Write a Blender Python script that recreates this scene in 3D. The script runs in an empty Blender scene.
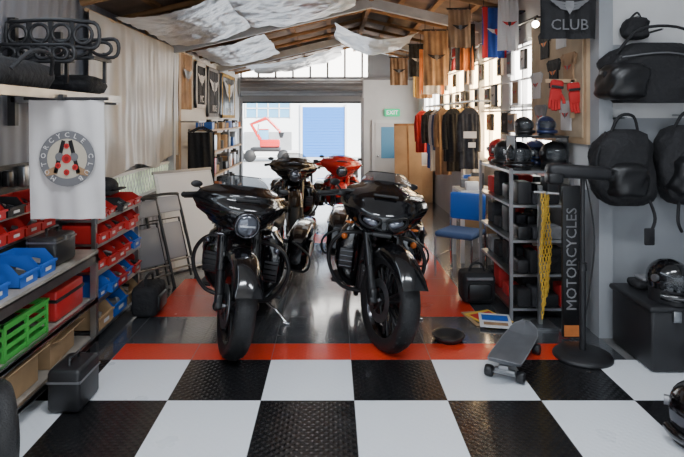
import bpy, math, random
from mathutils import Matrix, Vector, Euler, noise as mn
random.seed(3)
SC=bpy.context.scene
R=math.radians
# ------------------------------------------------------------ materials
def mat(name,col,rough=.5,metal=0,emit=0,noise=0,nscale=6,bump=0,bscale=60,coat=0,alpha=1,trans=0,spec=.5):
    m=bpy.data.materials.new(name); m.use_nodes=True
    nt=m.node_tree; p=nt.nodes['Principled BSDF']
    c=(*col,1)
    p.inputs['Base Color'].default_value=c
    p.inputs['Roughness'].default_value=rough
    p.inputs['Metallic'].default_value=metal
    p.inputs['Specular IOR Level'].default_value=spec
    p.inputs['Coat Weight'].default_value=coat
    p.inputs['Coat Roughness'].default_value=.05
    p.inputs['Alpha'].default_value=alpha
    p.inputs['Transmission Weight'].default_value=trans
    if emit:
        p.inputs['Emission Color'].default_value=c
        p.inputs['Emission Strength'].default_value=emit
    tc=nt.nodes.new('ShaderNodeTexCoord')
    if noise:
        n=nt.nodes.new('ShaderNodeTexNoise'); n.inputs['Scale'].default_value=nscale; n.inputs['Detail'].default_value=5
        r=nt.nodes.new('ShaderNodeValToRGB')
        r.color_ramp.elements[0].position=.3; r.color_ramp.elements[1].position=.7
        r.color_ramp.elements[0].color=(*[x*(1-noise) for x in col],1)
        r.color_ramp.elements[1].color=(*[min(1,x*(1+noise)) for x in col],1)
        nt.links.new(tc.outputs['Object'],n.inputs['Vector']); nt.links.new(n.outputs['Fac'],r.inputs['Fac'])
        nt.links.new(r.outputs['Color'],p.inputs['Base Color'])
        if emit: nt.links.new(r.outputs['Color'],p.inputs['Emission Color'])
    if bump:
        n=nt.nodes.new('ShaderNodeTexNoise'); n.inputs['Scale'].default_value=bscale; n.inputs['Detail'].default_value=3
        b=nt.nodes.new('ShaderNodeBump'); b.inputs['Strength'].default_value=bump; b.inputs['Distance'].default_value=.02
        nt.links.new(tc.outputs['Object'],n.inputs['Vector']); nt.links.new(n.outputs['Fac'],b.inputs['Height'])
        nt.links.new(b.outputs['Normal'],p.inputs['Normal'])
    return m
def plate_mat(name,col,rough,strength=.5,spec=.5,coat=0):
    """moulded diamond-plate floor tile"""
    m=mat(name,col,rough,spec=spec,coat=coat); nt=m.node_tree; p=nt.nodes['Principled BSDF']
    p.inputs['Coat Roughness'].default_value=.1
    tc=nt.nodes.new('ShaderNodeTexCoord'); hs=[]
    for k,(ang) in enumerate((45,-45)):
        mp=nt.nodes.new('ShaderNodeMapping'); mp.inputs['Rotation'].default_value=(0,0,R(ang))
        br=nt.nodes.new('ShaderNodeTexWave'); br.inputs['Scale'].default_value=9; br.bands_direction='X'
        nt.links.new(tc.outputs['Object'],mp.inputs['Vector']); nt.links.new(mp.outputs['Vector'],br.inputs['Vector'])
        hs.append(br.outputs['Fac'])
    mu=nt.nodes.new('ShaderNodeMath'); mu.operation='MULTIPLY'
    nt.links.new(hs[0],mu.inputs[0]); nt.links.new(hs[1],mu.inputs[1])
    b=nt.nodes.new('ShaderNodeBump'); b.inputs['Strength'].default_value=strength; b.inputs['Distance'].default_value=.006
    nt.links.new(mu.outputs[0],b.inputs['Height']); nt.links.new(b.outputs['Normal'],p.inputs['Normal'])
    n=nt.nodes.new('ShaderNodeTexNoise'); n.inputs['Scale'].default_value=3; n.inputs['Detail'].default_value=6
    mr=nt.nodes.new('ShaderNodeMapRange'); mr.inputs['To Min'].default_value=rough*.7; mr.inputs['To Max'].default_value=min(1,rough*1.5)
    nt.links.new(tc.outputs['Object'],n.inputs['Vector']); nt.links.new(n.outputs['Fac'],mr.inputs['Value']); nt.links.new(mr.outputs['Result'],p.inputs['Roughness'])
    return m
def corr_mat(name,col,rough,scale,direction='Y',strength=.6,noise=.08):
    m=mat(name,col,rough,noise=noise,nscale=3); nt=m.node_tree; p=nt.nodes['Principled BSDF']
    tc=nt.nodes.new('ShaderNodeTexCoord'); w=nt.nodes.new('ShaderNodeTexWave'); w.bands_direction=direction
    w.inputs['Scale'].default_value=scale
    b=nt.nodes.new('ShaderNodeBump'); b.inputs['Strength'].default_value=strength; b.inputs['Distance'].default_value=.02
    nt.links.new(tc.outputs['Object'],w.inputs['Vector']); nt.links.new(w.outputs['Fac'],b.inputs['Height']); nt.links.new(b.outputs['Normal'],p.inputs['Normal'])
    return m
M_={}
def D(n,*a,**k): M_[n]=mat(n,*a,**k); return M_[n]
paint=D('black_paint',(.004,.004,.005),.14,coat=1)
satin=D('satin_black',(.009,.009,.010),.36)
rubber=D('tyre_rubber',(.012,.012,.013),.55,bump=.3,bscale=120)
chrome=D('chrome',(.75,.75,.78),.12,1)
dchrome=D('black_chrome',(.10,.10,.11),.15,1)
steel=D('steel',(.42,.43,.44),.35,1,noise=.2)
alu=D('dull_metal',(.3,.3,.31),.45,.9)
beam=D('galvanised_beam',(.45,.46,.48),.5,.1,noise=.15)
redp=D('red_paint',(.6,.015,.012),.2,coat=1)
lens=D('headlamp_glass',(.16,.17,.2),.06,.7)
amber=D('amber_lens',(.5,.12,.02),.2)
smoke=D('smoked_screen',(.05,.055,.06),.05,alpha=.7)
leather=D('seat_leather',(.012,.011,.011),.42,bump=.3,bscale=90)
wallw=D('wall_white',(.7,.7,.7),.7,noise=.08,nscale=2)
wallg=D('wall_grey',(.3,.315,.335),.7,noise=.1,nscale=2)
wallc=corr_mat('wall_corrugated',(.2,.205,.235),.55,2.2,'Y')
timber=D('timber',(.3,.16,.07),.7,noise=.35,nscale=4)
pine=D('pine_board',(.5,.34,.2),.6,noise=.2,nscale=3)
foil=D('foil_insulation',(.66,.67,.7),.3,.7,noise=.12,nscale=4,bump=.7,bscale=12)
roofm=D('roof_sheet',(.24,.17,.13),.7,noise=.4,nscale=3)
sheetm=D('plastic_sheet',(.4,.375,.345),.34,noise=.1,nscale=1.2,bump=.25,bscale=5)
tw=plate_mat('tile_white',(.8,.83,.87),.28,.2); tb=plate_mat('tile_black',(.010,.010,.011),.2,.3,coat=.3)
tr=plate_mat('tile_red',(.68,.045,.02),.22,.2,coat=.3); tg=plate_mat('tile_charcoal',(.055,.058,.064),.22,.12,spec=1,coat=1)
slab=D('concrete',(.12,.12,.12),.8,noise=.2)
road=D('asphalt',(.5,.5,.5),.8,noise=.1)
bred=D('bin_red',(.5,.02,.02),.4); bblue=D('bin_blue',(.02,.12,.5),.4); bgreen=D('crate_green',(.06,.38,.06),.45)
card=D('cardboard',(.42,.27,.14),.8,noise=.15); plask=D('black_plastic',(.015,.015,.017),.45)
fab=D('black_fabric',(.012,.012,.014),.8,bump=.6,bscale=25)
white=D('white_plastic',(.75,.75,.75),.4); clothw=D('white_cloth',(.62,.6,.6),.85,noise=.05)
yellow=D('yellow',(.75,.46,.05),.5); tan=D('tan_cloth',(.33,.2,.11),.85,noise=.3); blue=D('blue_cloth',(.02,.06,.3),.8)
redc=D('red_cloth',(.5,.02,.02),.8); grey=D('grey_cloth',(.22,.22,.23),.85,noise=.3,nscale=12); orange=D('orange_cloth',(.65,.2,.05),.8,noise=.3)
dark=D('dark_cloth',(.03,.03,.035),.85,noise=.5,nscale=14); dgrey=D('grey_print',(.16,.16,.17),.8); ochre=D('ochre_cloth',(.45,.27,.06),.85,noise=.3)
green_sign=D('exit_green',(.0,.45,.2),.4,emit=.9); whitee=D('sign_white',(.9,.9,.9),.5,emit=1)
pane=D('frosted_pane_glow',(1,.97,.92),.3,emit=8.5); panewarm=D('frosted_pane_warm_glow',(1,.74,.42),.3,emit=14); bulb=D('spot_bulb',(1,.9,.72),.3,emit=60); paneg=D('pane_garden_glow',(.42,.5,.36),.3,emit=.8,noise=.5,nscale=5)  # frosted panes glow themselves, in place of daylight and warm sun behind them
bwall=D('facade_white',(.85,.9,.94),.7); bdoor=D('shutter_blue',(.02,.18,.6),.5); bwin=D('facade_glass',(.14,.38,.62),.15)
denim=D('denim',(.05,.09,.2),.85)
deck=D('deck_grey',(.10,.105,.115),.5,noise=.2)
# ------------------------------------------------------------ builder
class B:
    def __init__(s): s.v=[];s.f=[];s.fm=[];s.sm=[];s.ms=[];s.M=Matrix()
    def mi(s,m):
        if m not in s.ms: s.ms.append(m)
        return s.ms.index(m)
    def add(s,vs,fs,m,smooth=False):
        o=len(s.v); k=s.mi(m)
        s.v+=[s.M@Vector(v) for v in vs]
        for f in fs: s.f.append([o+i for i in f]); s.fm.append(k); s.sm.append(smooth)
    def box(s,c,d,m,rot=(0,0,0),bev=0,taper=1):
        x,y,z=[a/2 for a in d]
        Rm=Euler([R(a) for a in rot]).to_matrix()
        if bev<=0:
            vs=[(sx*x*(taper if sz<0 else 1),sy*y*(taper if sz<0 else 1),sz*z) for sz in(-1,1) for sy in(-1,1) for sx in(-1,1)]
            fs=[(0,2,3,1),(4,5,7,6),(0,1,5,4),(2,6,7,3),(0,4,6,2),(1,3,7,5)]
            s.add([Rm@Vector(v)+Vector(c) for v in vs],fs,m); return
        b=min(bev,x*.95,y*.95,z*.95)
        def rr(hx,hy,zz):
            pts=[]; cr=min(b,hx,hy)
            for qx,qy,a0 in((1,1,0),(-1,1,90),(-1,-1,180),(1,-1,270)):
                for k in range(4):
                    a=R(a0+30*k); pts.append((qx*(hx-cr)+cr*math.cos(a),qy*(hy-cr)+cr*math.sin(a),zz))
            return pts
        rings=[]
        for a in(0,45,90): rings.append(rr((x-b+b*math.sin(R(a)))*taper,(y-b+b*math.sin(R(a)))*taper,-z+b-b*math.cos(R(a))))
        for a in(0,45,90): rings.append(rr(x-b+b*math.cos(R(a)),y-b+b*math.cos(R(a)),z-b+b*math.sin(R(a))))
        s.loft([[Rm@Vector(p)+Vector(c) for p in r] for r in rings],m,smooth=True)
    def loft(s,rings,m,caps=True,closed=True,smooth=True):
        n=len(rings[0]); vs=[p for r in rings for p in r]; fs=[]
        for i in range(len(rings)-1):
            for j in range(n if closed else n-1):
                k=(j+1)%n; fs.append((i*n+j,i*n+k,(i+1)*n+k,(i+1)*n+j))
        s.add(vs,fs,m,smooth)
        if caps:
            s.add(rings[0],[tuple(range(n))[::-1]],m); s.add(rings[-1],[tuple(range(n))],m)
    def cyl(s,a,b,r,m,r2=None,seg=16,caps=True):
        s.tube([a,b],r,m,seg,r2=r2,caps=caps)
    def tube(s,pts,r,m,seg=8,r2=None,caps=True,sm=0,loop=False):
        pts=[Vector(p) for p in pts]
        if sm and len(pts)>2:
            q=[]; n=len(pts)
            for i in range(n if loop else n-1):
                p0=pts[(i-1)%n] if (loop or i>0) else pts[0]; p1=pts[i]; p2=pts[(i+1)%n]; p3=pts[(i+2)%n] if (loop or i+2<n) else pts[-1]
                for k in range(sm):
                    t=k/sm; q.append(.5*((2*p1)+(p2-p0)*t+(2*p0-5*p1+4*p2-p3)*t*t+(3*p1-p0-3*p2+p3)*t**3))
            if not loop: q.append(pts[-1])
            pts=q
        rings=[];u=None;n=len(pts)
        for i,p in enumerate(pts):
            if loop: t=(pts[(i+1)%n]-pts[i-1])
            else: t=(pts[min(i+1,n-1)]-pts[max(i-1,0)])
            t.normalize()
            if u is None: u=t.orthogonal().normalized()
            u=(u-t*u.dot(t)); u.normalize(); w=t.cross(u)
            rr=r if r2 is None else r+(r2-r)*i/(n-1)
            rings.append([p+rr*(math.cos(2*math.pi*k/seg)*u+math.sin(2*math.pi*k/seg)*w) for k in range(seg)])
        if loop: rings.append(rings[0]); caps=False
        s.loft(rings,m,caps)
    def lathe(s,prof,o,ax,m,seg=32,closed=False,smooth=True):
        o=Vector(o); ax=Vector(ax).normalized(); e1=ax.orthogonal().normalized(); e2=ax.cross(e1)
        rings=[[o+ax*a+r*(math.cos(2*math.pi*k/seg)*e1+math.sin(2*math.pi*k/seg)*e2) for k in range(seg)] for r,a in prof]
        if closed: rings.append(rings[0])
        s.loft(rings,m,False,True,smooth)
    def sph(s,c,r,m,seg=18,rot=None):
        if not hasattr(r,'__len__'): r=(r,r,r)
        rings=[]
        for i in range(1,12):
            a=math.pi*i/12
            rings.append([Vector((r[0]*math.sin(a)*math.cos(2*math.pi*k/seg),r[1]*math.sin(a)*math.sin(2*math.pi*k/seg),r[2]*math.cos(a))) for k in range(seg)])
        vs=[p for q in rings for p in q]+[Vector((0,0,r[2])),Vector((0,0,-r[2]))]
        if rot is not None:
            Rm=Euler([R(a) for a in rot]).to_matrix(); vs=[Rm@p for p in vs]
        fs=[]
        for i in range(10):
            for j in range(seg):
                k=(j+1)%seg; fs.append((i*seg+j,(i+1)*seg+j,(i+1)*seg+k,i*seg+k))
        for j in range(seg):
            k=(j+1)%seg; fs.append((11*seg,j,k)); fs.append((11*seg+1,10*seg+k,10*seg+j))
        s.add([p+Vector(c) for p in vs],fs,m,True)
    def surf(s,grid,m,smooth=True):
        s.loft(grid,m,False,False,smooth)
    def cloth(s,o,U,V,m,amp=.02,freq=3,nu=24,nv=14,seed=0,N=None):
        o=Vector(o);U=Vector(U);V=Vector(V); N=Vector(N) if N else U.cross(V).normalized()
        g=[]
        for j in range(nv+1):
            row=[]
            for i in range(nu+1):
                a=i/nu;b=j/nv
                d=amp*(math.sin(a*freq*6.28+seed+b*1.3)*(.3+.7*b)+.4*math.sin(a*freq*2.3*6.28+seed*2.1-b*3))
                row.append(o+U*a+V*b+N*d)
            g.append(row)
        s.surf(g,m)
    def text(s,body,Mx,size,m,ext=.002):
        c=bpy.data.curves.new('t','FONT'); c.body=body; c.size=size; c.extrude=ext; c.align_x='CENTER'; c.align_y='CENTER'; c.resolution_u=2
        ob=bpy.data.objects.new('t',c); SC.collection.objects.link(ob)
        dg=bpy.context.evaluated_depsgraph_get(); me=ob.evaluated_get(dg).to_mesh()
        s.add([Mx@v.co for v in me.vertices],[tuple(p.vertices) for p in me.polygons],m)
        ob.evaluated_get(dg).to_mesh_clear(); bpy.data.objects.remove(ob); bpy.data.curves.remove(c)
    def ringtext(s,body,Mx,r,size,m,a0=90,span=300):
        n=len(body)
        for i,ch in enumerate(body):
            if ch==' ': continue
            a=a0+span/2-span*i/(n-1)
            s.text(ch,Mx@Matrix.Translation((r*math.cos(R(a)),r*math.sin(R(a)),.002))@Matrix.Rotation(R(a-90),4,'Z'),size,m)
    def disc(s,Mx,r,m,r0=0,z=0,seg=32,sx=1,sy=1):
        if r0: s.add([Mx@Vector((q*math.cos(2*math.pi*k/seg)*sx,q*math.sin(2*math.pi*k/seg)*sy,z)) for q in(r0,r) for k in range(seg)],[(k,seg+k,seg+(k+1)%seg,(k+1)%seg) for k in range(seg)],m)
        else: s.add([Mx@Vector((r*math.cos(2*math.pi*k/seg)*sx,r*math.sin(2*math.pi*k/seg)*sy,z)) for k in range(seg)],[tuple(range(seg))],m)
    def wings(s,Mx,w,m,m2):
        """winged-shield print"""
        for a in(-1,1):
            for k in range(3):
                s.add([Mx@Vector(p) for p in((a*w*.12,w*(.22-.14*k),0),(a*w*(1-.2*k),w*(.38-.16*k),0),(a*w*(.85-.2*k),w*(.22-.16*k),0),(a*w*.12,w*(.1-.14*k),0))],[(0,1,2,3)],m)
        s.add([Mx@Vector((x*w,y*w,.002)) for x,y in((-.2,.3),(.2,.3),(.22,0),(0,-.38),(-.22,0))],[(0,4,3,2,1)],m2)
    def done(s,name,parent=None,origin=None):
        me=bpy.data.meshes.new(name)
        if origin is None:
            if parent: origin=Vector((0,0,0))
            else:
                xs=[v.x for v in s.v];ys=[v.y for v in s.v];zs=[v.z for v in s.v]
                origin=Vector(((min(xs)+max(xs))/2,(min(ys)+max(ys))/2,min(zs)))
        origin=Vector(origin)
        me.from_pydata([v-origin for v in s.v],[],s.f)
        for m in s.ms: me.materials.append(m)
        me.polygons.foreach_set('material_index',s.fm); me.polygons.foreach_set('use_smooth',s.sm); me.update()
        ob=bpy.data.objects.new(name,me); SC.collection.objects.link(ob); ob.location=origin
        if parent: ob.parent=parent
        return ob
def empty(name,loc=(0,0,0)):
    e=bpy.data.objects.new(name,None); e.location=loc; SC.collection.objects.link(e); e.empty_display_size=.1; return e
def faceCam(p,rz=0): return Matrix.Translation(Vector(p))@Matrix.Rotation(R(rz),4,'Z')@Matrix.Rotation(R(90),4,'X')
def sect(y,w,h,zc,n=2.4,xc=0,seg=24):
    out=[]
    for k in range(seg):
        a=2*math.pi*k/seg; c,sn=math.cos(a),math.sin(a)
        out.append(Vector((xc+w*math.copysign(abs(c)**(2/n),c),y,zc+h*math.copysign(abs(sn)**(2/n),sn))))
    return out
def interp(keys,t):
    for (a,x),(b,y) in zip(keys,keys[1:]):
        if t<=b:
            k=(t-a)/(b-a); k=k*k*(3-2*k); return x+(y-x)*k
    return keys[-1][1]
def crease(x,y,s,seed):
    return 1-abs(mn.noise(Vector((x*s,y*s,seed))))*2
# ------------------------------------------------------------ room
XL,XR,YB=-2.1,1.95,12.5
RX,RZ=.5,3.2; EL=2.6; slope=(RZ-EL)/(RX-XL); ER=RZ-slope*(XR-RX)
def zr(x): return RZ-slope*abs(x-RX)
b=B(); b.box((.6,4.75,-.1),(5.6,15.5,.2),slab)
S=.529;g=.0015;x0=.126;y0=3.67
def tile(x1,x2,y1,y2,m):
    b.add([(x1+g,y1+g,.001),(x2-g,y1+g,.001),(x2-g,y2-g,.001),(x1+g,y2-g,.001)],[(0,1,2,3)],m)
for i in range(-5,6):
    xa=max(x0+i*S,XL); xb=min(x0+(i+1)*S,3.3)
    if xb<=xa: continue
    for j in range(0,12):
        tile(xa,xb,y0-(j+1)*S,y0-j*S,tb if (i+j)%2==0 else tw)
for i in range(-5,4):
    xa=max(x0+i*S,XL); xb=min(x0+(i+1)*S,XR)
    if xb<=xa: continue
    cx=(xa+xb)/2
    tile(xa,xb,y0,y0+S/2,tr if -1.65<cx<1.7 else tg)
    j=0;ya=y0+S/2
    while ya<YB-.05:
        yb=min(ya+S,YB)
        m=tg
        if j in(1,2) and i in(-3,): m=tr
        if i==1 and j in(1,2,3,4,5,6): m=tr
        if j==6 and -2<=i<=1: m=tr
        tile(xa,xb,ya,yb,m); ya=yb; j+=1
b.done('floor',origin=(0,0,0))
b=B(); b.box((XL-.06,4.75,1.3),(.12,15.5,2.6),wallc); b.done('wall_left')
b=B()
b.box((XL+.012,10,1.3),(.02,5,2.55),wallw); b.box((XL+.03,7.45,1.3),(.06,.1,2.55),pine); b.done('trim_1')
b=B()
b.box((XL+.005,6.1,.9),(.01,2.2,.3),paneg)  # greenish pane emits, standing in for daylight from outside
for k in range(23): 
    yy=5.05+k*.09
    b.cyl((XL+.015,yy,.77),(XL+.015,yy+.15,1.03),.004,white,seg=5); b.cyl((XL+.018,yy+.15,.77),(XL+.018,yy,1.03),.004,white,seg=5)
b.box((XL+.015,6.1,.76),(.03,2.25,.03),white); b.box((XL+.015,6.1,1.04),(.03,2.25,.03),white); b.done('window_1')
b=B(); wx=XR+.06
wins=[(4.9,6.1),(6.4,7.9),(8.2,9.8),(10.1,11.8)]; zb,zt=1.05,2.4
b.box((wx,8.3,zb/2),(.12,8.4,zb),wallg); b.box((wx,8.3,(zt+ER)/2),(.12,8.4,ER-zt),wallw)
e=4.1
for a,c in wins+[(12.5,12.5)]:
    if a>e: b.box((wx,(e+a)/2,(zb+zt)/2),(.12,a-e,zt-zb),wallw)
    e=c
b.done('wall_right')
for n,(a,c) in enumerate(wins):
    b=B(); b.box((wx,(a+c)/2,(zb+zt)/2),(.02,c-a,zt-zb),panewarm if n in(1,2) else pane)
    for k in range(4):
        yy=a+.02+(c-a-.04)*k/3; b.box((wx-.03,yy,(zb+zt)/2),(.05,.04,zt-zb),white)
    for zz in(zb+.02,(zb+zt)/2,zt-.02): b.box((wx-.03,(a+c)/2,zz),(.05,c-a,.04),white)
    b.done('window_%d'%(n+2))
b=B(); b.box((2.62,4.16,.8),(1.34,.12,1.6),wallg); b.box((2.62,4.16,2.4),(1.34,.12,1.6),wallw)
b.box((2.62,4.095,2.12),(1.34,.012,.04),wallg); b.box((1.99,4.1,1.6),(.1,.14,3.2),wallg)
b.done('wall_pillar')
b=B(); b.box((3.36,.6,1.6),(.12,7.2,3.2),wallg); b.done('wall_side')
b=B(); b.box((.6,.55,3.27),(5.6,7.1,.1),wallw); b.done('ceiling')
b=B(); dx1,dx2=-2.06,.70
b.box(((dx2+XR)/2,YB+.06,1.23),(XR-dx2,.12,2.46),wallw)
b.box(((XL+dx1)/2,YB+.06,1.23),(dx1-XL,.12,2.46),wallw)
b.box((-.1,YB+.02,2.49),(4.1,.16,.07),alu)
b.box((-.68,YB+.1,2.27),(2.76,.06,.42),wallg)
b.done('wall_back')
b=B()
vs=[(XL,YB+.05,2.52),(XR,YB+.05,2.52),(XR,YB+.05,ER),(RX,YB+.05,RZ),(XL,YB+.05,EL)]
b.add(vs,[(0,1,2,3,4)],pane)
for k in range(11):
    x=XL+.05+k*.39; b.box((x,YB+.02,(2.5+zr(x))/2),(.045,.05,zr(x)-2.5),alu)
b.add([(.8,YB-.01,2.5),(XR,YB-.01,2.5),(XR,YB-.01,ER),(.8,YB-.01,zr(.8))],[(0,1,2,3)],wallg)
b.done('window_6')
b=B(); b.cyl((dx1+.05,YB-.2,2.28),(dx2-.03,YB-.2,2.28),.17,alu,seg=24)
for k in range(12):
    a=k*30; b.cyl((dx1+.05,YB-.2+.17*math.cos(R(a)),2.28+.17*math.sin(R(a))),(dx2-.03,YB-.2+.17*math.cos(R(a)),2.28+.17*math.sin(R(a))),.012,steel,seg=6)
b.box((-.68,YB-.03,2.04),(2.7,.03,.16),alu); b.box((-.68,YB-.03,1.95),(2.7,.05,.04),plask)
for x in(dx1+.02,dx2-.02): b.box((x,YB-.04,1.03),(.07,.06,2.06),alu); b.box((x,YB-.16,2.28),(.03,.28,.42),steel)
b.done('door_1')
b=B()
b.box((1.3,YB-.03,.78),(.8,.05,1.56),white); b.box((1.3,YB-.06,.76),(.66,.03,1.46),wallw); b.box((1.3,YB-.08,1.05),(.4,.01,.7),bwin)
b.sph((1.03,YB-.11,.75),.03,chrome); b.done('door_2')
b=B(); b.box((1.35,YB-.05,1.72),(.34,.04,.17),green_sign); b.text('EXIT',faceCam((1.35,YB-.075,1.72)),.13,whitee); b.box((1.35,YB-.02,1.72),(.1,.04,.1),white); b.done('exit_sign')
b=B()
for sx,xe,ze in((-1,XL-.1,EL-slope*.1),(1,XR+.12,ER-slope*.12)):
    b.add([(RX,4,RZ+.03),(RX,YB+.15,RZ+.03),(xe,YB+.15,ze+.03),(xe,4,ze+.03)],[(0,1,2,3)],roofm)
    b.add([(RX,4,RZ+.06),(RX,YB+.15,RZ+.06),(xe,YB+.15,ze+.06),(xe,4,ze+.06)],[(0,1,2,3)],roofm)
b.box((.6,4.1,3.0),(5.4,.06,.5),wallw)
b.done('roof')
b=B()
for y in[4.6,5.4,6.2,7.9,8.7,9.5,10.3,11.1,11.9]:
    for xa,xb in((XL+.02,RX),(RX,XR-.02)):
        b.tube([(xa,y,zr(xa)-.05),(xb,y,zr(xb)-.05)],.035,timber,seg=4)
for x in[-1.7,-1.15,-.6,-.05,.9,1.3,1.7]:
    b.box((x,8.25,zr(x)-.005),(.07,8.4,.035),timber)
b.box((RX,8.25,RZ-.05),(.06,8.4,.12),timber)
b.done('trim_2')
b=B()
for y in(7.1,10.0):
    for xa,xb in((XL+.02,RX),(RX,XR-.02)):
        b.box(((xa+xb)/2,y,(zr(xa)+zr(xb))/2-.13),(math.hypot(xb-xa,zr(xb)-zr(xa)),.08,.12),beam,rot=(0,-math.degrees(math.atan2(zr(xb)-zr(xa),xb-xa)),0))
    if y<8:
        b.box((XL+.05,y,1.25),(.08,.08,2.5),beam)
        b.box((XR-.04,y,1.35),(.07,.07,2.7),beam)
b.done('roof_truss')
def sag(name,x1,x2,y1,y2,z1,z2,dip,m,seed):
    b=B(); g=[]; nx,ny=60,50
    for j in range(ny+1):
        row=[]
        for i in range(nx+1):
            a=i/nx;c=j/ny; x=x1+(x2-x1)*a+.03*math.sin(c*9+seed)*(a-.5); y=y1+(y2-y1)*c
            zz=z1+(z2-z1)*a-dip*math.sin(math.pi*a)*(.7+.3*math.sin(c*6+seed))+.028*(crease(x,y,2.6,seed)-.6)+.009*(crease(x,y,8,seed+5)-.6)
            row.append(Vector((x,y,min(zz,zr(x)-.085))))
        g.append(row)
    b.surf(g,m); return b.done(name)
sag('foil_insulation_sheet',-1.95,-1.0,5.0,6.9,2.5,2.72,.08,foil,1)
sag('foil_insulation_sheet',-1.05,.3,5.2,6.9,2.74,3.0,.1,foil,3)
sag('foil_insulation_sheet',-1.6,.2,10.2,12.2,2.56,2.95,.08,foil,1)
sag('foil_insulation_sheet',-1.9,-.9,7.4,9.6,2.5,2.72,.08,foil,4)
sag('foil_insulation_sheet',.05,1.25,8.0,9.8,2.98,2.84,.18,foil,2)
# hanging plastic sheet: soft, irregular vertical folds
b=B(); g=[]
for j in range(31):
    row=[]
    for i in range(161):
        a=i/160;c=j/30
        y=4.62+2.7*a; z=2.5-1.42*c-.05*math.sin(a*12)*(c)
        f=.032*mn.noise(Vector((y*4.2,z*.5,1)))+.014*mn.noise(Vector((y*11,z*1.1,4)))+.02*mn.noise(Vector((y*1.5+z*1.2,z*1.6,7)))
        row.append(Vector((max(XL+.08+f*(.5+.7*c),XL+.035),y,z)))
    g.append(row)
b.surf(g,sheetm); b.cyl((XL+.06,4.6,2.5),(XL+.06,7.3,2.5),.015,pine); b.done('plastic_sheet_curtain')
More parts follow.
